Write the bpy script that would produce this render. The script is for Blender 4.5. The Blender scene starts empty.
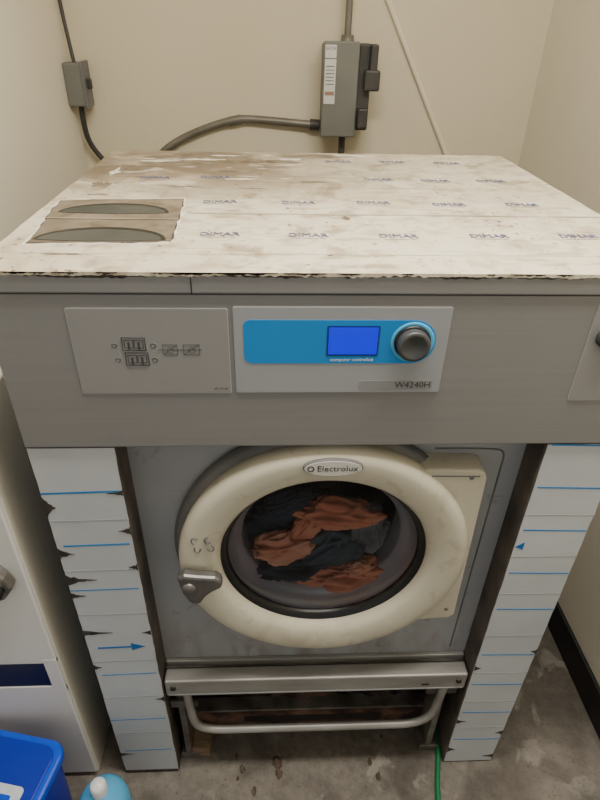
import bpy, bmesh, math, random
from mathutils import Vector, Matrix, noise
random.seed(7)
SC=bpy.context.scene
COL=SC.collection

# ------------------------------------------------------------------ materials
def lin(c):
    o=[]
    for v in c:
        v=v/255.0
        o.append(v/12.92 if v<=0.04045 else ((v+0.055)/1.055)**2.4)
    return (o[0],o[1],o[2],1.0)
MATS={}
def mat(name,c1,c2=None,rough=0.5,metal=0.0,scale=8.0,lo=0.35,hi=0.65,bump=0.0,bscale=None,stretch=(1,1,1),emit=0.0,detail=6.0,spec=0.5):
    if name in MATS: return MATS[name]
    m=bpy.data.materials.new(name); m.use_nodes=True
    nt=m.node_tree; b=nt.nodes['Principled BSDF']
    b.inputs['Roughness'].default_value=rough
    b.inputs['Metallic'].default_value=metal
    b.inputs['Specular IOR Level'].default_value=spec
    tc=nt.nodes.new('ShaderNodeTexCoord'); mp=nt.nodes.new('ShaderNodeMapping')
    mp.inputs['Scale'].default_value=stretch
    nt.links.new(tc.outputs['Object'],mp.inputs['Vector'])
    n=nt.nodes.new('ShaderNodeTexNoise'); n.inputs['Scale'].default_value=scale; n.inputs['Detail'].default_value=detail
    nt.links.new(mp.outputs['Vector'],n.inputs['Vector'])
    r=nt.nodes.new('ShaderNodeValToRGB')
    r.color_ramp.elements[0].position=lo; r.color_ramp.elements[1].position=hi
    r.color_ramp.elements[0].color=lin(c1); r.color_ramp.elements[1].color=lin(c2 or c1)
    nt.links.new(n.outputs['Fac'],r.inputs['Fac'])
    nt.links.new(r.outputs['Color'],b.inputs['Base Color'])
    if emit>0:
        nt.links.new(r.outputs['Color'],b.inputs['Emission Color']); b.inputs['Emission Strength'].default_value=emit
    if bump>0:
        n2=nt.nodes.new('ShaderNodeTexNoise'); n2.inputs['Scale'].default_value=bscale or scale*4; n2.inputs['Detail'].default_value=5
        nt.links.new(mp.outputs['Vector'],n2.inputs['Vector'])
        bp=nt.nodes.new('ShaderNodeBump'); bp.inputs['Strength'].default_value=bump; bp.inputs['Distance'].default_value=0.01
        nt.links.new(n2.outputs['Fac'],bp.inputs['Height']); nt.links.new(bp.outputs['Normal'],b.inputs['Normal'])
    MATS[name]=m
    return m

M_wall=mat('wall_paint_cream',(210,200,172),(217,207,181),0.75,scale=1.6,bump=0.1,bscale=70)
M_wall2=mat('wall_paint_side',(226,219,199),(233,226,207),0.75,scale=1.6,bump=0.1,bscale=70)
M_ceil=mat('ceiling_paint',(235,233,226),(240,238,232),0.8,scale=2)
M_rubber=mat('rubber_baseboard',(20,19,20),(30,28,28),0.55,scale=20)
M_steel=mat('brushed_fascia',(139,138,136),(143,142,140),0.45,0.25,scale=3,stretch=(1,8,60))
M_plate=mat('overlay_plate_grey',(146,145,143),(150,149,147),0.45,0.15,scale=4)
M_plate2=mat('overlay_plate_light',(158,161,164),(162,165,168),0.45,0.1,scale=4)
M_edge=mat('plate_edge_light',(186,186,184),(180,180,178),0.4,0.2)
M_blue=mat('control_blue',(22,134,210),(26,140,214),0.4,scale=2)
M_bluel=mat('control_blue_light',(80,180,228),(86,184,231),0.4,scale=2)
M_lcd=mat('lcd_screen_blue',(0,10,235),(0,14,250),0.3,scale=3,emit=0.45)
M_lcdf=mat('lcd_frame',(14,50,120),(16,56,128),0.4)
M_knob=mat('knob_grey',(70,72,72),(88,89,89),0.4,0.4,scale=30)
M_knobr=mat('knob_collar',(120,122,122),(135,136,136),0.35,0.5,scale=30)
M_ink=mat('print_ink_dark',(48,48,50),(60,60,62),0.6)
M_inkl=mat('print_ink_white',(225,232,235),(225,232,235),0.6)
M_inkb=mat('print_ink_blue',(84,86,128),(122,122,150),0.6,scale=60)
M_gasket=mat('grey_gasket',(98,99,100),(118,118,118),0.5,0.2,scale=10)
M_latch=mat('latch_metal',(92,90,88),(116,114,110),0.4,0.5,scale=14)
M_black=mat('black_rubber',(14,14,15),(22,22,23),0.35,scale=12)
M_chrome=mat('chrome_rim',(200,203,207),(222,224,228),0.28,0.5,scale=6)
M_drum=mat('drum_steel',(28,30,33),(44,46,50),0.4,0.5,scale=30)
M_dark=mat('dark_interior',(22,19,17),(40,32,27),0.8,scale=14)
M_rust=mat('rusty_iron',(42,26,19),(112,84,64),0.85,scale=16,bump=0.5,lo=0.4,hi=0.68)
M_grime=mat('grimy_base',(30,23,18),(96,82,68),0.9,scale=18,bump=0.6,lo=0.42,hi=0.7)
M_inner=mat('column_inner_side',(58,52,47),(98,90,82),0.6,0.2,scale=9,bump=0.2)
M_alu=mat('aluminium_rail',(142,140,136),(166,165,161),0.42,0.35,scale=6,stretch=(1,4,4))
M_alu2=mat('galvanised_dirty',(88,82,75),(136,131,125),0.5,0.4,scale=14)
M_panelw=mat('white_enamel',(222,222,218),(228,228,224),0.4,scale=3)
M_panelside=mat('white_enamel_side',(232,228,214),(238,234,221),0.5,scale=2.5)
M_boxgrey=mat('switchbox_grey',(110,110,103),(118,118,110),0.5,0.1,scale=8)
M_boxdark=mat('switchbox_dark',(54,52,48),(70,67,62),0.5,0.1,scale=12)
M_label=mat('label_white',(205,203,195),(212,210,202),0.6)
M_labelr=mat('label_brown',(150,122,100),(156,128,106),0.6)
M_conduit=mat('conduit_grey',(108,103,92),(124,119,108),0.45,0.3,scale=12)
M_cablec=mat('cable_cream',(224,215,190),(229,220,197),0.6)
M_cabled=mat('cable_dark',(52,50,48),(62,60,56),0.5)
M_tear=mat('film_tear_dark',(38,34,32),(70,62,56),0.7,scale=60)
M_line=mat('film_line_blue',(30,122,190),(54,140,198),0.5,scale=20)
M_lined=mat('film_arrow_blue',(0,100,175),(8,108,182),0.5)
M_seam=mat('film_seam_grey',(150,152,154),(168,170,172),0.5)
M_strip=mat('model_strip_grey',(138,139,140),(144,145,146),0.5)
M_navy=mat('cloth_navy',(30,36,46),(52,64,78),0.9,scale=14)
M_teal=mat('cloth_slate',(46,56,66),(70,84,94),0.9,scale=12)
M_salmon=mat('cloth_salmon',(212,142,110),(230,170,140),0.9,scale=10)
M_salmon2=mat('cloth_coral',(206,124,92),(220,150,118),0.9,scale=10)
M_greycl=mat('cloth_grey',(84,86,88),(122,122,122),0.9,scale=14)
M_tubblue=mat('tub_blue',(10,38,160),(14,46,178),0.35,scale=4)
M_tublid=mat('tub_lid_blue',(14,68,205),(22,82,220),0.3,scale=4)
M_tublabel=mat('tub_label',(188,206,224),(222,226,228),0.4,scale=30)
M_bottle=mat('bottle_light_blue',(70,164,218),(98,184,228),0.25,scale=6)
M_cap=mat('bottle_cap_white',(222,224,226),(228,230,232),0.35)
M_hose=mat('hose_green',(10,98,56),(18,114,68),0.45)
M_wood=mat('wood_scrap',(112,92,70),(140,120,94),0.8,scale=20,stretch=(1,6,6))
M_debris=mat('leaf_debris',(70,56,46),(100,84,70),0.9,scale=40)
M_lamp=mat('lamp_diffuser',(255,246,228),(255,246,228),0.5,emit=2.0)

class G:
    def __init__(s,name,rough):
        s.m=bpy.data.materials.new(name); s.m.use_nodes=True
        s.N=s.m.node_tree.nodes; s.L=s.m.node_tree.links; s.b=s.N['Principled BSDF']; s.b.inputs['Roughness'].default_value=rough
        s.tc=s.N.new('ShaderNodeTexCoord')
        s.sx=s.N.new('ShaderNodeSeparateXYZ'); s.L.new(s.tc.outputs['Object'],s.sx.inputs[0])
    def nz(s,scale,detail=6,dist=0.0,st=(1,1,1),rz=0):
        mp=s.N.new('ShaderNodeMapping'); mp.inputs['Scale'].default_value=st; mp.inputs['Rotation'].default_value=(0,0,rz)
        s.L.new(s.tc.outputs['Object'],mp.inputs['Vector'])
        n=s.N.new('ShaderNodeTexNoise'); n.inputs['Scale'].default_value=scale; n.inputs['Detail'].default_value=detail; n.inputs['Distortion'].default_value=dist
        s.L.new(mp.outputs['Vector'],n.inputs['Vector']); return n.outputs['Fac']
    def rp(s,src,a,bb):
        r=s.N.new('ShaderNodeMapRange'); r.inputs['From Min'].default_value=a; r.inputs['From Max'].default_value=bb
        s.L.new(src,r.inputs['Value']); return r.outputs['Result']
    def mul(s,a,bb,op='MULTIPLY'):
        n=s.N.new('ShaderNodeMath'); n.operation=op; n.use_clamp=True
        for i,v in enumerate((a,bb)):
            if isinstance(v,(int,float)): n.inputs[i].default_value=v
            else: s.L.new(v,n.inputs[i])
        return n.outputs[0]
    def mix(s,f,a,bb):
        n=s.N.new('ShaderNodeMix'); n.data_type='RGBA'
        if isinstance(f,float): n.inputs['Factor'].default_value=f
        else: s.L.new(f,n.inputs['Factor'])
        for k,v in ((6,a),(7,bb)):
            if isinstance(v,tuple): n.inputs[k].default_value=lin(v) if len(v)==3 else v
            else: s.L.new(v,n.inputs[k])
        return n.outputs[2]
    def out(s,c,h=None,st=0.3,d=0.005):
        s.L.new(c,s.b.inputs['Base Color'])
        if h is not None:
            bp=s.N.new('ShaderNodeBump'); bp.inputs['Strength'].default_value=st; bp.inputs['Distance'].default_value=d
            s.L.new(h,bp.inputs['Height']); s.L.new(bp.outputs['Normal'],s.b.inputs['Normal'])
        return s.m
def film_mat():
    g=G('protective_film_dirty',0.42)
    left=g.rp(g.sx.outputs['X'],0.30,-0.22); back=g.rp(g.sx.outputs['Y'],0.30,0.58)
    zone=g.mul(left,back)
    n1=g.rp(g.nz(6,9,0.8),0.40,0.58); n2=g.rp(g.nz(22,9,0.5),0.50,0.68); n3=g.rp(g.nz(3.2,5,0.4),0.42,0.7)
    sc1=g.rp(g.nz(13,9,0.7,(1,3,1),0.5),0.54,0.68); sc2=g.rp(g.nz(13,9,0.7,(3,1,1),0.3),0.56,0.70)
    base=g.mix(n3,(228,219,194),(212,201,173))
    c=g.mix(g.mul(zone,0.9),base,(172,158,136))
    c=g.mix(g.mul(g.mul(zone,n1),0.85),c,(108,93,74))
    c=g.mix(g.mul(n2,0.42),c,(152,132,104))
    c=g.mix(g.mul(sc1,0.42),c,(144,124,98)); c=g.mix(g.mul(sc2,0.38),c,(148,130,106))
    mid=g.mul(g.rp(g.nz(8,8,1.2),0.59,0.67),0.5); c=g.mix(mid,c,(128,106,78))
    sp=g.mul(g.rp(g.nz(80,3),0.64,0.72),g.rp(g.nz(5,3),0.35,0.6)); c=g.mix(sp,c,(84,66,48))
    wh=g.mul(g.rp(g.nz(10,9,0.8,(1,1.6,1)),0.58,0.63),0.5); c=g.mix(wh,c,(234,228,210))
    return g.out(c,g.nz(14,6,0.5,(1,3,1)),0.3,0.004)
M_film=film_mat()
M_colfilm=mat('column_film_white',(190,196,200),(206,211,214),0.35,scale=3,bump=0.15,bscale=9)
def hop_mat():
    g=G('hopper_lid_brown',0.4)
    c=g.mix(g.rp(g.nz(8,8,0.8),0.35,0.65),(102,92,76),(142,130,110))
    c=g.mix(g.mul(g.rp(g.nz(30,6),0.52,0.7),0.6),c,(80,66,50))
    return g.out(c)
M_hop=hop_mat()
M_hopd=mat('hopper_recess_dark',(30,30,28),(44,42,38),0.4,scale=8)
M_hopg=mat('hopper_recess_grey',(58,62,60),(76,77,73),0.35,scale=12)
def concrete():
    g=G('concrete_floor',0.8)
    c=g.mix(g.rp(g.nz(2.6,9,0.5),0.35,0.65),(92,86,78),(128,122,113))
    c=g.mix(g.mul(g.rp(g.nz(45,8),0.35,0.7),0.3),c,(158,152,143))
    c=g.mix(g.mul(g.rp(g.nz(6,9,0.6),0.48,0.64),0.6),c,(66,59,52))
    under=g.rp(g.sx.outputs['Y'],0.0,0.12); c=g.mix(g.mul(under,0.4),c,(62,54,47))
    c=g.mix(g.mul(g.rp(g.nz(9,10,0.8),0.62,0.68),0.4),c,(168,163,154))
    c=g.mix(g.mul(g.rp(g.nz(140,2),0.6,0.7),0.5),c,(60,54,48))
    return g.out(c,g.nz(30,8),0.4,0.01)
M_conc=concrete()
def panel_mat():
    g=G('grey_door_panel_stained',0.5)
    c=g.mix(g.rp(g.nz(2.5,5),0.3,0.7),(150,152,154),(164,166,168))
    low=g.rp(g.sx.outputs['Z'],0.62,0.40)
    c=g.mix(g.mul(g.mul(low,g.rp(g.nz(7,9,1.0,(3,3,1)),0.42,0.68)),0.7),c,(116,102,86))
    c=g.mix(g.mul(g.rp(g.nz(18,9,1.0),0.62,0.70),0.35),c,(112,106,98))
    return g.out(c)
M_dpan=panel_mat()
def cream_mat():
    g=G('cream_door_plastic',0.5)
    c=g.mix(g.rp(g.nz(5,5),0.3,0.7),(198,193,172),(208,203,184))
    low=g.rp(g.sx.outputs['Z'],0.68,0.53)
    c=g.mix(g.mul(g.mul(low,g.rp(g.nz(12,9,1.0),0.42,0.68)),0.6),c,(138,120,98))
    c=g.mix(g.mul(g.rp(g.nz(22,9,1.0),0.58,0.70),0.3),c,(150,138,118))
    return g.out(c)
M_cream=cream_mat()

def glass():
    m=bpy.data.materials.new('door_glass'); m.use_nodes=True
    nt=m.node_tree; N=nt.nodes; L=nt.links
    for n in list(N): N.remove(n)
    o=N.new('ShaderNodeOutputMaterial'); t=N.new('ShaderNodeBsdfTransparent'); g=N.new('ShaderNodeBsdfGlossy'); mx=N.new('ShaderNodeMixShader')
    t.inputs['Color'].default_value=(0.93,0.94,0.95,1); g.inputs['Roughness'].default_value=0.1
    f=N.new('ShaderNodeFresnel'); f.inputs['IOR'].default_value=1.5
    L.new(f.outputs[0],mx.inputs[0]); L.new(t.outputs[0],mx.inputs[1]); L.new(g.outputs[0],mx.inputs[2]); L.new(mx.outputs[0],o.inputs[0])
    return m
M_glass=glass()

# ------------------------------------------------------------------ helpers
def empty(name):
    e=bpy.data.objects.new(name,None); COL.objects.link(e); e.empty_display_size=0.05; return e
def fin(name,me,m,parent,smooth=False,bevel=0,seg=2):
    o=bpy.data.objects.new(name,me); COL.objects.link(o)
    if m: me.materials.append(m)
    if smooth:
        for p in me.polygons: p.use_smooth=True
    if bevel>0:
        b=o.modifiers.new('bevel','BEVEL'); b.width=bevel; b.segments=seg; b.limit_method='ANGLE'; b.angle_limit=math.radians(40)
    if parent: o.parent=parent
    return o
def box(name,x0,x1,y0,y1,z0,z1,m,parent=None,bevel=0.0,seg=2):
    me=bpy.data.meshes.new(name)
    v=[(x,y,z) for x in (x0,x1) for y in (y0,y1) for z in (z0,z1)]
    f=[(0,1,3,2),(4,6,7,5),(0,4,5,1),(2,3,7,6),(0,2,6,4),(1,5,7,3)]
    me.from_pydata(v,[],f); me.update()
    return fin(name,me,m,parent,False,bevel,seg)
def lathe(name,prof,center,m,parent,n=96,close=False):
    me=bpy.data.meshes.new(name); bm=bmesh.new(); rings=[]
    for r,y in prof:
        if r<1e-6: rings.append([bm.verts.new((center[0],y,center[1]))]); continue
        rings.append([bm.verts.new((center[0]+r*math.cos(2*math.pi*i/n),y,center[1]+r*math.sin(2*math.pi*i/n))) for i in range(n)])
    for a,b in zip(rings[:-1],rings[1:]):
        for i in range(n):
            j=(i+1)%n
            if len(a)==1: bm.faces.new((a[0],b[i],b[j]))
            elif len(b)==1: bm.faces.new((a[i],b[0],a[j]))
            else: bm.faces.new((a[i],b[i],b[j],a[j]))
    bmesh.ops.recalc_face_normals(bm,faces=bm.faces)
    bm.to_mesh(me); bm.free()
    return fin(name,me,m,parent,True)
def lathe_z(name,prof,center,m,parent,n=48):
    me=bpy.data.meshes.new(name); bm=bmesh.new(); rings=[]
    for r,z in prof:
        if r<1e-6: rings.append([bm.verts.new((center[0],center[1],z))]); continue
        rings.append([bm.verts.new((center[0]+r*math.cos(2*math.pi*i/n),center[1]+r*math.sin(2*math.pi*i/n),z)) for i in range(n)])
    for a,b in zip(rings[:-1],rings[1:]):
        for i in range(n):
            j=(i+1)%n
            if len(a)==1: bm.faces.new((a[0],b[i],b[j]))
            elif len(b)==1: bm.faces.new((a[i],b[0],a[j]))
            else: bm.faces.new((a[i],b[i],b[j],a[j]))
    bmesh.ops.recalc_face_normals(bm,faces=bm.faces)
    bm.to_mesh(me); bm.free()
    return fin(name,me,m,parent,True)
def poly_y(name,pts,y0,y1,m,parent,bevel=0.0,smooth=False):
    me=bpy.data.meshes.new(name); bm=bmesh.new()
    a=[bm.verts.new((x,y0,z)) for x,z in pts]; b=[bm.verts.new((x,y1,z)) for x,z in pts]
    bm.faces.new(a); bm.faces.new(b[::-1]); n=len(pts)
    for i in range(n): bm.faces.new((a[i],b[i],b[(i+1)%n],a[(i+1)%n]))
    bmesh.ops.recalc_face_normals(bm,faces=bm.faces); bm.to_mesh(me); bm.free()
    return fin(name,me,m,parent,smooth,bevel)
def poly_z(name,pts,z0,z1,m,parent,bevel=0.0):
    me=bpy.data.meshes.new(name); bm=bmesh.new()
    a=[bm.verts.new((x,y,z1)) for x,y in pts]; b=[bm.verts.new((x,y,z0)) for x,y in pts]
    bm.faces.new(a); bm.faces.new(b[::-1]); n=len(pts)
    for i in range(n): bm.faces.new((a[i],b[i],b[(i+1)%n],a[(i+1)%n]))
    bmesh.ops.recalc_face_normals(bm,faces=bm.faces); bm.to_mesh(me); bm.free()
    return fin(name,me,m,parent,False,bevel)
def rrect(x0,x1,z0,z1,r,n=6):
    if not isinstance(r,(list,tuple)): r=[r]*4
    P=[]
    for (cx,cz,a0,rr) in ((x1-r[0],z1-r[0],0,r[0]),(x0+r[1],z1-r[1],90,r[1]),(x0+r[2],z0+r[2],180,r[2]),(x1-r[3],z0+r[3],270,r[3])):
        for i in range(n+1):
            a=math.radians(a0+90*i/n); P.append((cx+rr*math.cos(a),cz+rr*math.sin(a)))
    return P
def tube(name,pts,r,m,parent,smoothcurve=True,res=10,cyc=False):
    cu=bpy.data.curves.new(name,'CURVE'); cu.dimensions='3D'; cu.bevel_depth=r; cu.bevel_resolution=5; cu.use_fill_caps=True
    if smoothcurve:
        s=cu.splines.new('NURBS'); s.points.add(len(pts)-1)
        for p,q in zip(s.points,pts): p.co=(*q,1)
        s.order_u=3; s.use_endpoint_u=True; s.resolution_u=res; s.use_cyclic_u=cyc
    else:
        s=cu.splines.new('POLY'); s.points.add(len(pts)-1); s.use_cyclic_u=cyc
        for p,q in zip(s.points,pts): p.co=(*q,1)
    t=bpy.data.objects.new('tmp',cu); COL.objects.link(t)
    dg=bpy.context.evaluated_depsgraph_get(); dg.update()
    me=bpy.data.meshes.new_from_object(t.evaluated_get(dg)); bpy.data.objects.remove(t)
    me.name=name
    me.materials.clear()
    return fin(name,me,m,parent,True)
def text(name,body,size,loc,rot,m,parent,extr=0.0002,sx=1.0,align='CENTER',outline=0.0,shear=0.0):
    cu=bpy.data.curves.new(name,'FONT'); cu.body=body; cu.size=size; cu.align_x=align; cu.align_y='CENTER'; cu.extrude=extr; cu.resolution_u=2; cu.shear=shear
    if outline>0: cu.fill_mode='NONE'; cu.bevel_depth=outline; cu.extrude=0; cu.bevel_resolution=0
    t=bpy.data.objects.new('tmp',cu); COL.objects.link(t)
    dg=bpy.context.evaluated_depsgraph_get(); dg.update()
    me=bpy.data.meshes.new_from_object(t.evaluated_get(dg)); bpy.data.objects.remove(t)
    me.materials.clear()
    M=Matrix.Translation(loc)@Matrix.Rotation(rot[2],4,'Z')@Matrix.Rotation(rot[0],4,'X')@Matrix.Diagonal((sx,1,1,1))
    me.transform(M)
    return fin(name,me,m,parent)
FR=(math.pi/2,0,0)
def blob(name,c,s,m,parent,seed=0,amp=0.35,freq=3.0,sub=5,rot=0,fold=(1,1,1),fr=0.0):
    """crumpled lump; fold stretches the crease pattern, fr turns it"""
    me=bpy.data.meshes.new(name); bm=bmesh.new(); bmesh.ops.create_icosphere(bm,subdivisions=sub,radius=1)
    R=Matrix.Rotation(rot,3,'Y'); RF=Matrix.Rotation(fr,3,'Y')
    for v in bm.verts:
        p=v.co.copy(); pf=RF@p; q=Vector((pf.x*fold[0],pf.y*fold[1],pf.z*fold[2]))*freq+Vector((seed*3.1,seed*1.7,seed))
        w=Vector((noise.noise(q*0.5),noise.noise(q*0.5+Vector((9,0,0))),noise.noise(q*0.5+Vector((0,9,0)))))
        n1=1-abs(noise.noise(q+w*1.6))*2.2
        n2=noise.noise(q*2.0+w*2)
        n0=noise.noise(p*1.1+Vector((seed*2.3,seed,4)))
        d=1+amp*(n1*0.6+n2*0.15+n0*0.8-0.35)
        p=p*d; p=Vector((p.x*s[0],p.y*s[1],p.z*s[2])); v.co=R@p+Vector(c)
    bm.to_mesh(me); bm.free()
    return fin(name,me,m,parent,True)

# ------------------------------------------------------------------ room
YB=1.5; XR=0.82; XL=-0.765
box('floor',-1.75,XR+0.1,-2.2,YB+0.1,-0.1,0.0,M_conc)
box('ceiling',-1.75,XR+0.1,-2.2,YB+0.1,2.6,2.7,M_ceil)
box('wall_back',XL-0.1,XR+0.1,YB,YB+0.1,0,2.6,M_wall)
box('wall_right',XR,XR+0.1,-2.2,YB,0,2.6,M_wall2)
box('wall_left',XL-0.1,XL,0.64,YB,0,2.6,M_wall2)
box('wall_left_return',-1.75,XL-0.1,0.64,0.74,0,2.6,M_wall2)
box('wall_left_outer',-1.75,-1.65,-2.2,0.64,0,2.6,M_wall2)
box('baseboard_right',XR-0.012,XR,-2.2,YB,0,0.11,M_rubber,None,0.003)
box('baseboard_back',XL+0.0,XR-0.012,YB-0.012,YB,0,0.11,M_rubber,None,0.003)

# ------------------------------------------------------------------ washing machine
WM=empty('washing_machine')
h=0.485; D=0.815; ZT=1.378
CX,CZ=0.0,0.799
XC0,XC1=-0.347,0.353
box('side_panel_left',-h,-h+0.012,0.01,D,0.0,1.345,M_steel,WM)
box('side_panel_right',h-0.012,h,0.01,D,0.0,1.345,M_steel,WM)
box('rear_panel',-h+0.012,h-0.012,D-0.012,D,0.02,1.345,M_steel,WM)
box('fascia',-h,h,-0.006,0.10,1.086,1.345,M_steel,WM,0.003)
box('top_panel',-h-0.004,h+0.004,-0.010,D+0.002,1.347,ZT-0.002,M_steel,WM,0.003)
box('fascia_shadow_gap',-h+0.002,h-0.002,-0.004,0.09,1.3445,1.3475,M_black,WM)
box('column_left',-h,XC0,0.0,0.14,0.004,1.086,M_inner,WM,0.002)
box('column_right',XC1,h,0.0,0.14,0.004,1.086,M_inner,WM,0.002)
YP=0.058
def holed_panel(name,x0,x1,z0,z1,c,r,y,m,parent):
    angs=[2*math.pi*i/96 for i in range(96)]
    for X in (x0,x1):
        for Z in (z0,z1): angs.append(math.atan2(Z-c[1],X-c[0])%(2*math.pi))
    angs=sorted(angs)
    me=bpy.data.meshes.new(name); bm=bmesh.new(); I=[];O=[]
    for a in angs:
        ca,sa=math.cos(a),math.sin(a)
        t=min([((x1 if ca>0 else x0)-c[0])/ca if abs(ca)>1e-9 else 1e9,((z1 if sa>0 else z0)-c[1])/sa if abs(sa)>1e-9 else 1e9])
        I.append(bm.verts.new((c[0]+r*ca,y,c[1]+r*sa))); O.append(bm.verts.new((c[0]+t*ca,y,c[1]+t*sa)))
    n=len(angs)
    for i in range(n): bm.faces.new((I[i],O[i],O[(i+1)%n],I[(i+1)%n]))
    bmesh.ops.recalc_face_normals(bm,faces=bm.faces); bm.to_mesh(me); bm.free()
    o=fin(name,me,m,parent); s=o.modifiers.new('thick','SOLIDIFY'); s.thickness=0.004; s.offset=0
    return o
holed_panel('door_panel',XC0,XC1,0.40,1.086,(CX,CZ),0.24,YP,M_dpan,WM)
tube('panel_crease',[(0.19,YP-0.002,1.030),(0.30,YP-0.002,1.030),(0.318,YP-0.002,1.020),(0.318,YP-0.002,0.99),(0.316,YP-0.002,0.44)],0.0018,M_gasket,WM)
box('door_panel_bottom_lip',XC0,XC1,0.036,0.060,0.395,0.402,M_alu2,WM,0.002)
box('bulkhead_under_drum',XC0,XC1,0.07,0.60,0.375,0.385,M_dark,WM)
box('cavity_back',-h+0.012,h-0.012,0.60,0.62,0.0,0.40,M_dark,WM)

# door
lathe('door_gasket_shell',[(0.250,YP),(0.280,YP-0.002),(0.283,YP-0.012),(0.277,YP-0.024),(0.262,YP-0.030)],(CX-0.003,CZ+0.004),M_gasket,WM)
lathe('door_ring',[(0.262,YP-0.01),(0.271,0.030),(0.274,0.014),(0.271,0.002),(0.262,-0.005),(0.250,-0.007),(0.228,-0.005),(0.213,-0.002),(0.206,0.002),(0.199,0.010),(0.197,0.020),(0.196,0.035)],(CX,CZ),M_cream,WM,128)
lathe('door_seal_black',[(0.197,0.020),(0.192,0.022),(0.187,0.026),(0.184,0.032),(0.183,0.045)],(CX,CZ),M_black,WM,128)
lathe('door_bowl_chrome',[(0.1835,0.036),(0.180,0.048),(0.170,0.066),(0.160,0.072),(0.158,0.080),(0.160,0.135)],(CX,CZ),M_chrome,WM,128)
lathe('door_glass',[(0.183,0.034),(0.12,0.028),(0.06,0.0255),(0.0,0.025)],(CX,CZ),M_glass,WM,96)
lathe('drum',[(0.160,0.134),(0.20,0.14),(0.29,0.15),(0.32,0.18),(0.32,0.58),(0.0,0.59)],(CX,CZ),M_drum,WM,96)
arc=[(CX+0.236*math.cos(math.radians(a)),CZ+0.236*math.sin(math.radians(a))) for a in range(-52,61,4)]
poly_y('hinge_block',arc+[(0.166,1.020),(0.255,1.018),(0.270,1.012),(0.276,0.997),(0.278,0.90),(0.282,0.66),(0.283,0.622),(0.273,0.610),(0.166,0.604)],0.010,YP,M_cream,WM,0.004)
tube('hinge_block_groove',[(0.170,0.0095,1.006),(0.262,0.0095,1.004)],0.0011,M_gasket,WM,False)
for i,x in enumerate((0.248,0.262)): lathe('hinge_screw_%d'%(i+1),[(0.004,0.010),(0.004,0.0085),(0.0,0.008)],(x,1.001-0.36*(i)),M_gasket,WM,16)
def ell(cx,cz,a,b,n=48): return [(cx+a*math.cos(2*math.pi*i/n),cz+b*math.sin(2*math.pi*i/n)) for i in range(n)]
BZ=CZ+0.245
poly_y('badge_rim',ell(0.003,BZ,0.050,0.0175),-0.0125,-0.005,M_gasket,WM,0.001)
poly_y('badge_face',ell(0.003,BZ,0.0475,0.0155),-0.0135,-0.010,M_label,WM)
text('badge_lettering','Electrolux',0.0165,(0.010,-0.0138,BZ),FR,M_ink,WM)
lathe('badge_emblem',[(0.0060,-0.0138),(0.0060,-0.0142),(0.0040,-0.0142),(0.0040,-0.0138)],(-0.034,BZ),M_ink,WM,24)
dz=0.018
poly_y('latch_handle',[(x+0.003,z+dz) for x,z in [(-0.276,0.786),(-0.262,0.792),(-0.240,0.788),(-0.206,0.784),(-0.194,0.776),(-0.194,0.757),(-0.214,0.744),(-0.226,0.732),(-0.236,0.714),(-0.246,0.708),(-0.258,0.716),(-0.270,0.744)]],-0.034,-0.012,M_latch,WM,0.006)
lathe('latch_pivot',[(0.0,-0.040),(0.010,-0.040),(0.013,-0.036),(0.013,0.0)],(-0.252,0.777),M_latch,WM,32)
for i,(ix,iz) in enumerate(((-0.238,0.872),(-0.214,0.872),(-0.234,0.850),(-0.210,0.852))):
    tube('lock_icon_%d'%(i+1),[(ix+0.006*math.cos(a),-0.0065,iz+0.008*math.sin(a)) for a in [0.4+i+k*0.7 for k in range(7)]],0.0013,M_gasket,WM)
# ---- clothes inside the drum
CL=empty('laundry_pile')
F1=(0.7,1,2.2)
blob('salmon_towel',(-0.078,0.086,0.752),(0.060,0.030,0.036),M_salmon,CL,1,0.5,1.5,fold=F1,fr=0.4)
blob('salmon_shirt',(0.030,0.106,0.830),(0.085,0.034,0.026),M_salmon2,CL,2,0.5,1.5,rot=0.1,fold=F1)
blob('coral_shirt',(0.050,0.078,0.676),(0.078,0.032,0.028),M_salmon2,CL,3,0.5,1.5,rot=-0.15,fold=F1,fr=-0.3)
blob('coral_sleeve',(-0.030,0.098,0.795),(0.024,0.022,0.045),M_salmon2,CL,9,0.4,1.5,rot=0.6,fold=(2,1,0.7))
blob('pale_pocket',(0.078,0.068,0.706),(0.028,0.016,0.016),M_salmon,CL,19,0.4,1.5,rot=-0.3,fold=F1)
blob('slate_trousers',(0.018,0.098,0.745),(0.085,0.040,0.045),M_teal,CL,4,0.5,1.5,rot=-0.3,fold=F1,fr=0.8)
blob('grey_shirt',(0.100,0.112,0.775),(0.044,0.036,0.060),M_greycl,CL,5,0.5,1.5,fold=(2,1,0.8))
blob('navy_shirt',(-0.055,0.092,0.690),(0.080,0.036,0.032),M_navy,CL,6,0.5,1.5,fold=F1)
blob('navy_overall',(-0.02,0.150,0.750),(0.130,0.05,0.10),M_navy,CL,8,0.4,1.4,fold=F1)
blob('dark_sleeve',(-0.07,0.115,0.850),(0.05,0.03,0.030),M_navy,CL,11,0.5,1.5,rot=-0.5,fold=F1)

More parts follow.
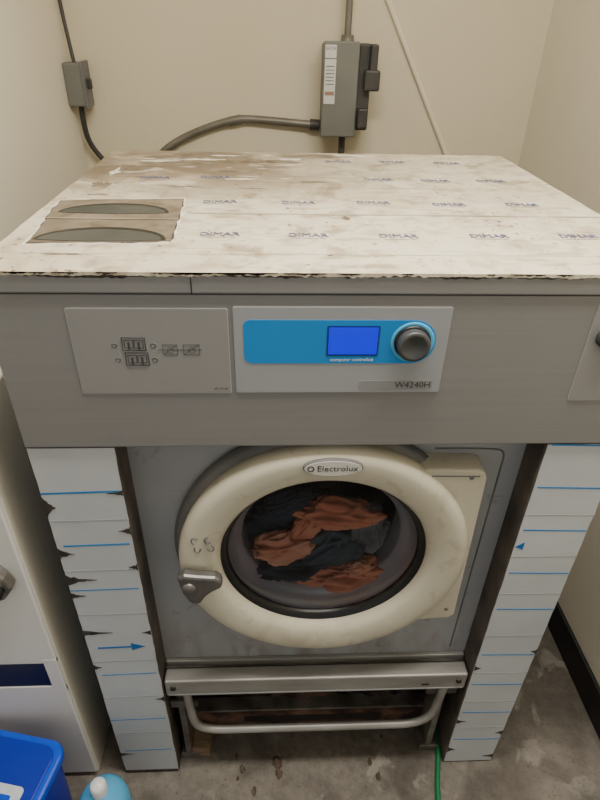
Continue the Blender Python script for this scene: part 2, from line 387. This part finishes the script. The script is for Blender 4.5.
# ---- fascia overlays
YF=-0.006
poly_y('schematic_plate_edge',rrect(-0.3755,-0.1565,1.1885,1.3255,0.003),YF-0.0012,YF+0.001,M_edge,WM)
poly_y('schematic_plate',rrect(-0.3745,-0.1575,1.1895,1.3245,0.003),YF-0.0016,YF+0.001,M_plate,WM)
poly_y('control_plate_edge',rrect(-0.1495,0.1555,1.1895,1.3285,0.003),YF-0.0016,YF+0.001,M_edge,WM)
poly_y('control_plate',rrect(-0.1485,0.1545,1.1905,1.3275,0.003),YF-0.0022,YF+0.001,M_plate2,WM)
poly_y('control_band',rrect(-0.136,0.138,1.240,1.309,[0.033,0.010,0.012,0.033]),YF-0.0028,YF,M_blue,WM)
lathe('control_band_halo',[(0.0315,YF-0.0028),(0.0315,YF-0.0032),(0.029,YF-0.0032),(0.0,YF-0.0032)],(0.1045,1.2745),M_bluel,WM,64)
poly_y('lcd_frame',rrect(-0.0185,0.0565,1.2525,1.3005,0.002),YF-0.0034,YF,M_lcdf,WM)
poly_y('lcd_screen',rrect(-0.016,0.054,1.2555,1.298,0.001),YF-0.0038,YF,M_lcd,WM)
text('lcd_caption','computer controlled',0.0075,(0.019,YF-0.0031,1.2462),FR,M_inkl,WM,0.0001)
lathe('knob_collar',[(0.0265,YF-0.003),(0.0265,YF-0.006),(0.025,YF-0.008),(0.0,YF-0.008)],(0.104,1.275),M_black,WM,64)
lathe('knob',[(0.0230,YF-0.007),(0.0235,YF-0.018),(0.022,YF-0.021),(0.017,YF-0.0215),(0.015,YF-0.0195),(0.0,YF-0.0195)],(0.104,1.275),M_knob,WM,64)
poly_y('model_strip',rrect(0.033,0.1435,1.1945,1.2105,0.002),YF-0.0026,YF,M_strip,WM)
text('model_lettering','W4240H',0.0145,(0.114,YF-0.0028,1.2025),FR,M_ink,WM,0.0001)
def rectline(name,x0,x1,z0,z1,w=0.0011):
    tube(name,[(x0,YF-0.0018,z0),(x1,YF-0.0018,z0),(x1,YF-0.0018,z1),(x0,YF-0.0018,z1)],w,M_ink,WM,False,cyc=True)
for j,(x0,z0) in enumerate(((-0.306,1.261),(-0.304,1.237))):
    rectline('schematic_box_%d'%(j+1),x0,x0+0.032,z0,z0+0.020,0.0009)
    rectline('schematic_cell_%d'%(j+1),x0+0.003,x0+0.015,z0+0.004,z0+0.016,0.0007)
    rectline('schematic_cellb_%d'%(j+1),x0+0.017,x0+0.029,z0+0.004,z0+0.016,0.0007)
    tube('schematic_arrow_%d'%(j+1),[(x0+0.009,YF-0.002,z0+0.002),(x0+0.009,YF-0.002,z0+0.013)],0.0014,M_ink,WM,False)
    tube('schematic_arrowb_%d'%(j+1),[(x0+0.023,YF-0.002,z0+0.002),(x0+0.023,YF-0.002,z0+0.013)],0.0014,M_ink,WM,False)
for j,(ix,iz) in enumerate(((-0.317,1.269),(-0.263,1.269),(-0.315,1.246),(-0.263,1.246))):
    lathe('schematic_dot_%d'%(j+1),[(0.0042,YF-0.0016),(0.0042,YF-0.0020),(0.0022,YF-0.0020),(0.0022,YF-0.0016)],(ix,iz),M_gasket,WM,20)
for j,(x0,z0,w_,h_) in enumerate(((-0.250,1.254,0.020,0.016),(-0.221,1.254,0.022,0.016))):
    rectline('schematic_tank_%d'%(j+1),x0,x0+w_,z0,z0+h_,0.0004)
    tube('schematic_tankline_%d'%(j+1),[(x0,YF-0.0018,z0),(x0+w_,YF-0.0018,z0+h_)],0.0003,M_ink,WM,False)
    tube('schematic_tankring_%d'%(j+1),[(x0+w_/2+0.005*math.cos(k),YF-0.0018,z0+0.007+0.005*math.sin(k)) for k in range(7)],0.0003,M_ink,WM,False,cyc=True)
tube('schematic_link',[(-0.257,YF-0.0018,1.262),(-0.196,YF-0.0018,1.262)],0.0004,M_ink,WM,False)
text('schematic_code','471 77 63',0.005,(-0.172,YF-0.0017,1.196),FR,M_ink,WM,0.0001)
poly_y('lock_plate_edge',rrect(0.3605,0.4785,1.173,1.333,0.003),YF-0.0012,YF+0.001,M_edge,WM)
poly_y('lock_plate',rrect(0.3615,0.4775,1.174,1.332,0.003),YF-0.0018,YF+0.001,M_plate,WM)
lathe('lock_cylinder',[(0.017,YF),(0.017,YF-0.012),(0.013,YF-0.015),(0.0,YF-0.015)],(0.388,1.283),M_knob,WM,40)
box('top_panel_seam',-0.203,-0.2015,-0.0108,0.0,1.348,1.372,M_tear,WM)

# ---- protective film on the top
def jag_strip(name,x0,x1,zt,zlo,zhi,y,m,parent,step=0.003,seed=1,fq=18):
    me=bpy.data.meshes.new(name); bm=bmesh.new(); n=int((x1-x0)/step); T=[];B=[]
    for i in range(n+1):
        x=x0+(x1-x0)*i/n; k=0.5+0.6*noise.noise(Vector((x*fq,seed*5.3,0)))+0.5*noise.noise(Vector((x*fq*7,seed,3)))
        T.append(bm.verts.new((x,y,zt))); B.append(bm.verts.new((x,y,zlo+(zhi-zlo)*max(0,min(1,k)))))
    for i in range(n): bm.faces.new((T[i],T[i+1],B[i+1],B[i]))
    bm.to_mesh(me); bm.free()
    return fin(name,me,m,parent)
ZF=ZT
def film_outline():
    P=[]
    x0,x1,y0,y1=-h-0.004,h+0.003,-0.011,D
    def side(a,b,n,amp,nx,ny,sd):
        for i in range(n):
            t=i/n; k=amp*(noise.noise(Vector((t*14,sd,0)))+0.6*noise.noise(Vector((t*60,sd,4))))
            P.append((a[0]+(b[0]-a[0])*t+nx*k,a[1]+(b[1]-a[1])*t+ny*k))
    side((x0,y0),(x1,y0),160,0.001,0,1,1); side((x1,y0),(x1,y1),60,0.003,1,0,2)
    side((x1,y1),(x0,y1),90,0.010,0,1,3); side((x0,y1),(x0,y0),60,0.004,1,0,4)
    return P
poly_z('protective_film_top',film_outline(),ZT-0.0022,ZF,M_film,WM)
jag_strip('film_front_overhang',-h-0.004,h+0.003,ZF,ZF-0.002,ZF-0.007,-0.0117,M_film,WM,seed=3)
jag_strip('film_glue_line',-h-0.003,h+0.003,ZF-0.001,ZF-0.003,ZF-0.0095,-0.0111,M_tear,WM,seed=8,fq=14)
random.seed(5)
for i in range(34):
    xc=random.uniform(-0.48,0.47); w=random.uniform(0.006,0.05)
    if i<8: xc=random.uniform(-0.28,-0.08); w=random.uniform(0.02,0.07)
    n=10; pts=[(xc-w/2+w*k/n,ZF+0.0003-0.0004*random.random()) for k in range(n+1)]
    pts+=[(xc-w/2+w*k/n,ZF-0.0007-0.0034*math.sin(math.pi*k/n)*random.random()) for k in range(n,-1,-1)]
    poly_y('film_tear_front_%d'%(i+1),pts,-0.0121,-0.0117,M_tear,WM)
def top_strip(name,p,q,w,m,z=0.0005,n=60,amp=0.0012,sd=0):
    me=bpy.data.meshes.new(name); bm=bmesh.new(); A=[];B=[]
    for i in range(n+1):
        t=i/n; x=p[0]+(q[0]-p[0])*t; y=p[1]+(q[1]-p[1])*t; k=amp*noise.noise(Vector((t*20,sd,0)))
        ww=w*(0.6+0.8*abs(noise.noise(Vector((t*9,sd,7)))))
        A.append(bm.verts.new((x,y+k,ZF+z))); B.append(bm.verts.new((x,y+k+ww,ZF+z)))
    for i in range(n): bm.faces.new((A[i],A[i+1],B[i+1],B[i]))
    bm.to_mesh(me); bm.free(); return fin(name,me,m,WM)
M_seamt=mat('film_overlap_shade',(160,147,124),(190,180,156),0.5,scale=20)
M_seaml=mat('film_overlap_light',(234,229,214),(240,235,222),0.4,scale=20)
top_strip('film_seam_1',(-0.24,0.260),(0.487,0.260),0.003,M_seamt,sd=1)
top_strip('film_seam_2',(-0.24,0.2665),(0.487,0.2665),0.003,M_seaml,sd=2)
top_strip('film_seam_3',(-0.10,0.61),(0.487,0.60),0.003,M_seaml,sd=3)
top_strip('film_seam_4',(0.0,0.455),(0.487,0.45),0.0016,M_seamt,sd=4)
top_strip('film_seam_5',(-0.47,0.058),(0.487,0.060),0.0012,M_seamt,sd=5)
M_bare=mat('bare_dirty_steel',(104,90,72),(150,138,118),0.45,scale=24)
def flake(name,cx,cy,rx,ry,sd,m,z):
    P=[]
    for k in range(44):
        a=2*math.pi*k/44; r=1+1.0*noise.noise(Vector((math.cos(a)*1.5,math.sin(a)*1.5,sd*3.7)))+0.5*noise.noise(Vector((math.cos(a)*6,math.sin(a)*6,sd)))
        P.append((cx+rx*r*math.cos(a),cy+ry*r*math.sin(a)))
    poly_z(name,P,ZF-0.0005,ZF+z,m,WM)
PT=[(-0.30,0.75,0.11,0.030),(-0.12,0.71,0.08,0.03),(-0.40,0.62,0.035,0.035),(0.02,0.775,0.07,0.015),(-0.20,0.60,0.06,0.014),(-0.02,0.50,0.03,0.008),(0.03,0.24,0.006,0.012),(-0.43,0.46,0.015,0.035),(-0.31,0.67,0.07,0.02),(-0.27,0.45,0.03,0.008),(-0.10,0.64,0.035,0.010),(-0.36,0.53,0.05,0.010),(-0.42,0.38,0.02,0.006),(-0.13,0.44,0.02,0.005),(-0.47,0.03,0.010,0.02),(-0.38,0.055,0.03,0.004),(0.44,0.03,0.02,0.004)]
for i,(cx,cy,rx,ry) in enumerate(PT):
    flake('film_missing_patch_%d'%(i+1),cx,cy,rx,ry,i+1,M_bare,0.0002)
for i,(cx,cy,rx,ry) in enumerate(((-0.25,0.715,0.04,0.008),(-0.36,0.69,0.03,0.007),(-0.05,0.73,0.03,0.006),(0.10,0.785,0.04,0.006),(-0.43,0.57,0.008,0.03),(-0.21,0.765,0.03,0.006),(-0.16,0.52,0.03,0.004))):
    flake('film_curl_%d'%(i+1),cx,cy,rx,ry,i+21,M_seaml,0.0006)
LOG=[(-0.338,0.522),(-0.215,0.535),(0.128,0.53),(0.249,0.525),(0.370,0.529),
     (-0.190,0.338),(-0.048,0.337),(0.090,0.343),(0.229,0.335),(0.368,0.340),
     (-0.176,0.149),(-0.040,0.147),(0.101,0.146),(0.245,0.150),(0.390,0.153),(0.06,0.71),(0.19,0.715),(0.32,0.71)]
for i,(x,y) in enumerate(LOG):
    text('film_print_%d'%(i+1),'DIMAR',0.023,(x,y,ZF+0.0006),(0,0,random.uniform(-0.03,0.03)),M_inkb,WM,0.0001,0.88,outline=0.0005)
    text('film_print_small_%d'%(i+1),'surface protection film',0.0070,(x,y-0.014,ZF+0.0005),(0,0,0),M_inkb,WM,0.0001,0.8)
HP=[(-0.468,0.341),(-0.400,0.352),(-0.33,0.356),(-0.257,0.363),(-0.250,0.30),(-0.247,0.2),(-0.243,0.121),(-0.30,0.113),(-0.37,0.113),(-0.447,0.107),(-0.455,0.2),(-0.466,0.28)]
HP=[(x-0.002,y-0.008) for x,y in HP]
def scale_poly(P,s,jit=0.0):
    cx=sum(p[0] for p in P)/len(P); cy=sum(p[1] for p in P)/len(P); o=[]
    n=len(P)
    for i in range(n):
        a,b=P[i],P[(i+1)%n]
        for k in range(5):
            t=k/5; x=a[0]+(b[0]-a[0])*t; y=a[1]+(b[1]-a[1])*t
            o.append((cx+(x-cx)*s+jit*random.uniform(-1,1),cy+(y-cy)*s+jit*random.uniform(-1,1)))
    return o
poly_z('hopper_cut_edge',scale_poly(HP,1.035,0.003),ZF-0.001,ZF+0.0006,M_seaml,WM)
poly_z('hopper_cut_glue',scale_poly(HP,1.012,0.002),ZF-0.001,ZF+0.0009,M_tear,WM)
poly_z('hopper_lid',scale_poly(HP,1.0,0.0005),ZF-0.001,ZF+0.0013,M_hop,WM)
def halfmoon(name,cx,y0,w,hh,m,z):
    y0-=0.008
    P=[(cx-w+2*w*i/24,y0-0.006*math.sin(math.pi*i/24)) for i in range(25)]
    P+=[(cx+w*math.cos(math.pi*i/24),y0+hh*math.sin(math.pi*i/24)) for i in range(1,24)]
    poly_z(name,P,ZF,ZF+z,m,WM)
halfmoon('hopper_grip_rear_rim',-0.362,0.266,0.092,0.058,M_hopd,0.0018)
halfmoon('hopper_grip_rear',-0.362,0.264,0.086,0.048,M_hopg,0.0022)
halfmoon('hopper_grip_front_rim',-0.350,0.122,0.097,0.062,M_hopd,0.0018)
halfmoon('hopper_grip_front',-0.350,0.121,0.090,0.050,M_hopg,0.0022)
box('hopper_lid_joint',-0.462,-0.247,0.218,0.2205,ZF,ZF+0.0018,M_tear,WM)
box('hopper_lid_joint_light',-0.462,-0.247,0.221,0.224,ZF,ZF+0.0018,M_seamt,WM)

# ---- film on the columns
def colfilm(name,x0,x1,z0,z1):
    P=[]
    n=60
    for i in range(n): t=i/n; P.append((x0+0.001*noise.noise(Vector((t*30,1,x0))),z0+(z1-z0)*t))
    P.append((x0,z1)); 
    for i in range(n): t=i/n; P.append((x1+0.0015*noise.noise(Vector((t*30,5,x1))),z1-(z1-z0)*t))
    P.append((x1,z0))
    poly_y(name,P,-0.0012,0.0002,M_colfilm,WM)
colfilm('column_film_left',-h,XC0-0.002,0.006,1.081)
colfilm('column_film_right',XC1+0.004,h,0.006,1.081)
def hstrip(name,x0,x1,za,zb,w,m,y=-0.0016):
    poly_y(name,[(x0,za-w/2),(x1,zb-w/2),(x1,zb+w/2),(x0,za+w/2)],y,-0.001,m,WM)
for i,z in enumerate((0.985,0.858,0.735,0.45,0.262,0.115)):
    hstrip('film_line_left_%d'%(i+1),-h+0.012*(i%2),XC0-0.008,z,z+0.004,0.0042 if i<2 else 0.003,M_line)
for i,z in enumerate((1.079,0.985,0.880,0.762,0.650,0.49,0.372,0.25,0.12)):
    hstrip('film_line_right_%d'%(i+1),XC1+0.010,h-0.002,z+0.002,z-0.002,0.0034,M_line)
for i,z in enumerate((0.92,0.79,0.66,0.50,0.36,0.20)):
    hstrip('film_crease_left_%d'%(i+1),-h,XC0-0.003,z,z+0.003,0.0025,M_seam)
for i,z in enumerate((0.92,0.81,0.70,0.56,0.42,0.30,0.18)):
    hstrip('film_crease_right_%d'%(i+1),XC1+0.005,h,z,z-0.002,0.0025,M_seam)
hstrip('film_arrow_shaft',-0.465,-0.385,0.550,0.553,0.005,M_lined,-0.0018)
poly_y('film_arrow_head',[(-0.395,0.541),(-0.366,0.553),(-0.395,0.565)],-0.0019,-0.001,M_lined,WM)
poly_y('film_arrow_head_right',[(0.374,0.830),(0.374,0.850),(0.358,0.838)],-0.0019,-0.001,M_lined,WM)
def sidetear(name,xe,z,w,hh,sgn,seed):
    random.seed(seed); P=[(xe,z+hh/2)]
    for i in range(1,8):
        P.append((xe+sgn*w*(i/7.0)*(0.9+0.2*random.random()),z+hh/2*(1-i/7)**1.5*(0.5+random.random()*0.6)))
    for i in range(6,0,-1):
        P.append((xe+sgn*w*(i/7.0)*(0.8+0.2*random.random()),z-hh/2*(1-i/7)**1.5*(0.4+random.random()*0.7)-0.001))
    P.append((xe,z-hh/2))
    poly_y(name,P,-0.0022,-0.001,M_tear,WM)
for i,(z,w,hh) in enumerate(((0.953,0.020,0.05),(0.838,0.028,0.03),(0.766,0.055,0.028),(0.72,0.03,0.016),(0.602,0.06,0.018),(0.48,0.018,0.02),(0.10,0.03,0.014))):
    sidetear('film_side_tear_%d'%(i+1),-h,z,w,hh,1,i+20)
for i,(z,w,hh) in enumerate(((0.985,0.03,0.012),(0.895,0.02,0.02),(0.80,0.018,0.02),(0.60,0.018,0.016),(0.35,0.02,0.02))):
    sidetear('film_inner_tear_%d'%(i+1),XC0-0.002,z,w,hh,-1,i+40)
for i,(z,w,hh) in enumerate(((0.44,0.016,0.02),(0.21,0.022,0.018),(0.07,0.02,0.03))):
    sidetear('film_tear_right_inner_%d'%(i+1),XC1+0.004,z,w,hh,1,i+60)
for i,(z,w,hh) in enumerate(((0.50,0.014,0.02),(0.15,0.02,0.02),(0.03,0.03,0.02))):
    sidetear('film_tear_right_outer_%d'%(i+1),h,z,w,hh,-1,i+70)
hstrip('film_dirty_foot_left',-h,XC0-0.003,0.010,0.010,0.008,M_tear,-0.0024)

# ---- lower rail and kick frame
box('kick_rail',XC0+0.004,XC1-0.004,0.0,0.034,0.357,0.414,M_alu,WM,0.004)
box('kick_rail_groove',XC0+0.010,XC1-0.010,-0.0008,0.002,0.360,0.364,M_seam,WM)
box('kick_rail_gap',XC0,XC1,0.034,0.040,0.36,0.405,M_black,WM)
box('panel_lip_light',XC0+0.002,XC1-0.002,0.046,0.056,0.400,0.420,M_alu,WM,0.002)
for i,x in enumerate((-0.325,0.33)):
    lathe('kick_rail_bolt_%d'%(i+1),[(0.006,0.001),(0.006,-0.004),(0.0,-0.005)],(x,0.39),M_black,WM,16)
box('kick_rail_slot',0.245,0.262,-0.001,0.002,0.376,0.381,M_black,WM)
tube('kick_frame_bar',[(-0.300,0.012,0.355),(-0.296,0.012,0.24),(-0.285,0.012,0.200),(-0.25,0.012,0.182),(-0.2,0.012,0.180),(0.2,0.012,0.180),(0.25,0.012,0.182),(0.285,0.012,0.205),(0.300,0.012,0.25),(0.306,0.012,0.355)],0.010,M_alu,WM)
box('base_pan',XC0,XC1,0.135,0.60,0.0,0.085,M_grime,WM,0.004)
box('base_rail_front',XC0+0.03,XC1-0.02,0.105,0.135,0.004,0.095,M_rust,WM,0.003)
box('base_rail_top_edge',XC0+0.03,XC1-0.02,0.100,0.140,0.093,0.099,M_alu2,WM,0.002)
box('base_rail_slot',-0.18,0.20,0.104,0.106,0.03,0.06,M_dark,WM,0.001)
tube('sump_pipe',[(-0.30,0.26,0.15),(-0.16,0.22,0.13),(0.0,0.24,0.14),(0.14,0.20,0.13),(0.33,0.26,0.16)],0.028,M_rust,WM)
tube('drain_elbow',[(0.10,0.20,0.37),(0.10,0.19,0.2),(0.12,0.17,0.13),(0.2,0.16,0.12)],0.022,M_alu2,WM)
tube('inlet_hose',[(-0.22,0.17,0.37),(-0.20,0.16,0.24),(-0.12,0.16,0.15),(-0.04,0.3,0.12)],0.013,M_alu2,WM)
tube('wire_loom',[(0.22,0.12,0.36),(0.24,0.11,0.27),(0.2,0.15,0.19),(0.0,0.16,0.13),(-0.25,0.15,0.12)],0.006,M_rust,WM)
blob('rust_scale_heap',(-0.03,0.165,0.10),(0.24,0.025,0.018),M_rust,WM,12,0.8,5,fold=(4,1,1))
blob('lint_heap',(0.18,0.165,0.095),(0.10,0.03,0.018),M_grime,WM,15,0.8,4,fold=(3,1,1))
for i,x in enumerate((-0.325,0.315)):
    box('leg_bracket_%d'%(i+1),x-0.006,x+0.010,0.03,0.10,0.03,0.37,M_alu2,WM,0.002)
    box('foot_plate_%d'%(i+1),x-0.02,x+0.030,0.03,0.10,0.0,0.025,M_alu2,WM,0.003)
box('cross_link_left',-0.345,-0.28,0.02,0.03,0.27,0.295,M_alu2,WM,0.002)
box('cross_link_right',0.27,0.345,0.02,0.03,0.30,0.325,M_alu2,WM,0.002)

# ------------------------------------------------------------------ neighbour dryer
DR=empty('tumble_dryer')
dx0,dx1=-1.30,-0.557; dt=1.14
box('cabinet',dx0,dx1,0.004,0.62,0.0,dt,M_panelside,DR,0.004)
box('front_panel_upper',dx0,dx1-0.0,-0.006,0.005,0.505,dt,M_panelw,DR,0.003)
box('front_panel_lower',dx0,dx1-0.0,-0.006,0.005,0.02,0.42,M_panelw,DR,0.003)
box('front_edge_post',dx1-0.028,dx1,-0.0065,0.004,0.40,0.52,M_panelw,DR,0.001)
box('vent_slot',dx0+0.02,dx1-0.028,-0.004,0.0045,0.42,0.505,M_black,DR)
lathe('dryer_door_ring',[(0.26,0.0),(0.262,-0.02),(0.25,-0.03),(0.21,-0.03),(0.20,-0.01),(0.20,0.0)],(-0.96,0.80),M_panelw,DR,96)
lathe('dryer_door_glass',[(0.20,-0.012),(0.0,-0.02)],(-0.96,0.80),M_black,DR,96)
lathe('dryer_latch_dial',[(0.0,-0.035),(0.035,-0.035),(0.043,-0.028),(0.043,-0.006)],(-0.628,0.795),M_knobr,DR,40)
poly_y('dryer_latch_lever',[(-0.64,0.845),(-0.618,0.845),(-0.582,0.805),(-0.572,0.778),(-0.595,0.745),(-0.64,0.735)],-0.03,-0.006,M_alu2,DR,0.006)
lathe('dryer_latch_pin',[(0.0,-0.048),(0.012,-0.048),(0.012,-0.03)],(-0.598,0.778),M_black,DR,24)

# ------------------------------------------------------------------ electrics on the walls
SW=empty('disconnect_switch_box')
box('enclosure',0.070,0.180,1.385,YB,1.335,1.600,M_boxgrey,SW,0.006)
box('cover_lip',0.067,0.182,1.376,1.390,1.330,1.606,M_boxgrey,SW,0.004)
box('label_head',0.072,0.108,1.3745,1.377,1.560,1.596,M_label,SW)
text('label_lettering','EATON',0.013,(0.090,1.3743,1.586),FR,M_ink,SW,0.0002,0.75)
box('label_body',0.072,0.108,1.3745,1.377,1.43,1.557,M_label,SW)
box('label_warning',0.075,0.105,1.3740,1.3765,1.455,1.466,M_labelr,SW)
for i in range(6): box('label_line_%d'%(i+1),0.076,0.103,1.3740,1.3765,1.486+i*0.010,1.488+i*0.010,M_ink,SW)
box('switch_side_housing',0.180,0.224,1.385,1.47,1.35,1.60,M_boxdark,SW,0.006)
box('switch_lever',0.215,0.240,1.36,1.41,1.49,1.60,M_boxdark,SW,0.006)
box('switch_lever_arm',0.200,0.250,1.352,1.385,1.47,1.53,M_boxdark,SW,0.006)
box('lever_guard',0.186,0.218,1.35,1.385,1.36,1.42,M_boxdark,SW,0.005)
lathe_z('hub_top',[(0.0,1.622),(0.02,1.622),(0.022,1.602),(0.022,1.598)],(0.148,1.45),M_conduit,SW,24)
tube('conduit_riser',[(0.148,1.45,1.61),(0.148,1.45,2.0),(0.148,1.45,2.6)],0.011,M_conduit,SW,False)
tube('conduit_drop',[(0.148,1.45,1.345),(0.148,1.45,1.2),(0.148,1.45,0.0)],0.012,M_boxdark,SW,False)
CN=empty('electrical_conduit')
tube('conduit_run',[(-0.56,1.484,0.0),(-0.56,1.484,0.9),(-0.555,1.484,1.12),(-0.53,1.484,1.215),(-0.46,1.484,1.28),(-0.34,1.484,1.333),(-0.24,1.484,1.362),(-0.19,1.484,1.368),(-0.08,1.48,1.362),(0.064,1.475,1.352)],0.013,M_conduit,CN)
tube('conduit_coupling',[(-0.250,1.484,1.357),(-0.205,1.484,1.366)],0.0155,M_conduit,CN,False)
tube('conduit_connector',[(0.035,1.476,1.354),(0.068,1.476,1.352)],0.018,M_boxdark,CN,False)
tube('wall_cable',[(-0.05,YB-0.006,2.3),(0.17,YB-0.006,1.90),(0.277,YB-0.006,1.718),(0.40,YB-0.006,1.50),(0.536,YB-0.006,1.266),(0.70,YB-0.006,0.98)],0.009,M_cablec,None)
JB=empty('junction_box')
box('housing',XL,XL+0.058,1.40,1.475,1.405,1.53,M_boxgrey,JB,0.005)
box('cover',XL+0.056,XL+0.064,1.396,1.479,1.400,1.535,M_gasket,JB,0.003)
box('toggle',XL+0.062,XL+0.078,1.425,1.44,1.455,1.485,M_boxdark,JB,0.003)
tube('cable_upper',[(XL+0.010,1.46,2.6),(XL+0.010,1.46,2.0),(XL+0.010,1.46,1.72),(XL+0.02,1.45,1.60),(XL+0.03,1.44,1.525)],0.006,M_cabled,JB)
tube('cable_lower',[(XL+0.030,1.44,1.41),(XL+0.022,1.45,1.34),(XL+0.035,1.46,1.27),(XL+0.09,1.475,1.20),(XL+0.14,1.48,1.14),(XL+0.16,1.48,0.95)],0.009,M_cabled,JB)

# ------------------------------------------------------------------ floor things
TB=empty('detergent_tub')
def rr_prism(name,cx,cy,w,d,z0,z1,r,rot,m,parent,s0=1.0,bevel=0.004):
    P=rrect(-w/2,w/2,-d/2,d/2,r,8)
    me=bpy.data.meshes.new(name); bm=bmesh.new(); c,s=math.cos(rot),math.sin(rot)
    a=[bm.verts.new((cx+(x*c-y*s),cy+(x*s+y*c),z1)) for x,y in P]
    b=[bm.verts.new((cx+(x*c-y*s)*s0,cy+(x*s+y*c)*s0,z0)) for x,y in P]
    bm.faces.new(a); bm.faces.new(b[::-1]); n=len(P)
    for i in range(n): bm.faces.new((a[i],b[i],b[(i+1)%n],a[(i+1)%n]))
    bmesh.ops.recalc_face_normals(bm,faces=bm.faces); bm.to_mesh(me); bm.free()
    return fin(name,me,m,parent,False,bevel)
rot=math.radians(-12); tx,ty=-0.692,-0.168
rr_prism('tub_body',tx,ty,0.215,0.225,0.0,0.288,0.03,rot,M_tubblue,TB,0.9)
rr_prism('tub_lid',tx,ty,0.235,0.245,0.288,0.313,0.035,rot,M_tublid,TB,1.0,0.006)
rr_prism('tub_lid_rim',tx,ty,0.205,0.215,0.313,0.317,0.03,rot,M_tubblue,TB,1.0,0.002)
rr_prism('tub_lid_label',tx-0.012,ty-0.032,0.165,0.11,0.317,0.3182,0.01,rot,M_tublabel,TB,1.0,0)
rr_prism('tub_label_print',tx+0.02,ty-0.012,0.07,0.02,0.3182,0.3188,0.004,rot,M_tublid,TB,1.0,0)
BT=empty('cleaner_bottle')
bx,by=-0.474,-0.148
lathe_z('bottle_body',[(0.0,0.0),(0.048,0.0),(0.055,0.008),(0.055,0.19),(0.052,0.215),(0.040,0.238),(0.022,0.250),(0.016,0.256)],(bx,by),M_bottle,BT)
lathe_z('bottle_label',[(0.0556,0.05),(0.0556,0.165)],(bx,by),M_cap,BT)
lathe_z('bottle_cap',[(0.017,0.250),(0.0175,0.280),(0.013,0.290),(0.0,0.292)],(bx,by),M_cap,BT)
tube('drain_hose',[(0.35,0.09,0.02),(0.350,0.03,0.012),(0.335,-0.02,0.009),(0.318,-0.09,0.009),(0.31,-0.2,0.009),(0.34,-0.4,0.009)],0.007,M_hose,None)
WS=empty('wood_scrap')
box('wood_offcut',-0.315,-0.268,0.032,0.098,0.0,0.045,M_wood,WS,0.003)
DB=empty('leaf_debris')
for i in range(12):
    x=random.uniform(-0.22,0.26); y=random.uniform(-0.07,0.08); s=random.uniform(0.002,0.006)
    if i<3: x=-0.085+random.uniform(-0.012,0.012); y=-0.005+random.uniform(-0.02,0.02); s=0.008
    blob('crumb_%d'%(i+1),(x,y,s*0.2),(s,s*1.6,s*0.2),M_debris,DB,i+50,0.8,2.5,3)

# ------------------------------------------------------------------ lights
LF=empty('ceiling_light')
box('fixture_body',-0.45,0.75,-0.30,0.0,2.55,2.6,M_panelw,LF,0.01)
box('diffuser',-0.42,0.72,-0.27,-0.03,2.535,2.552,M_lamp,LF,0.005)
ld=bpy.data.lights.new('ceiling_lamp','AREA'); ld.shape='RECTANGLE'; ld.size=1.1; ld.size_y=0.25; ld.energy=39; ld.color=(1.0,0.94,0.85)
lo=bpy.data.objects.new('lamp',ld); COL.objects.link(lo); lo.location=(0.15,-0.15,2.53); lo.parent=LF
w=bpy.data.worlds.new('world'); SC.world=w; w.use_nodes=True
w.node_tree.nodes['Background'].inputs['Color'].default_value=(0.97,0.97,0.98,1); w.node_tree.nodes['Background'].inputs['Strength'].default_value=0.55

# ------------------------------------------------------------------ camera
cd=bpy.data.cameras.new('camera'); co=bpy.data.objects.new('camera',cd); COL.objects.link(co)
cd.sensor_fit='VERTICAL'; cd.sensor_height=36; cd.lens=571.1/800*36; cd.clip_start=0.02
yaw,p,r=0.0533,0.5843,0.0251
F=Vector((math.sin(yaw)*math.cos(p),math.cos(yaw)*math.cos(p),-math.sin(p)))
r0=Vector((math.cos(yaw),-math.sin(yaw),0)); u0=r0.cross(F)
R=r0*math.cos(r)+u0*math.sin(r); U=u0*math.cos(r)-r0*math.sin(r)
MW=Matrix((( R.x,U.x,-F.x,-0.0927),(R.y,U.y,-F.y,-0.7279),(R.z,U.z,-F.z,1.6527),(0,0,0,1)))
co.matrix_world=MW
SC.camera=co
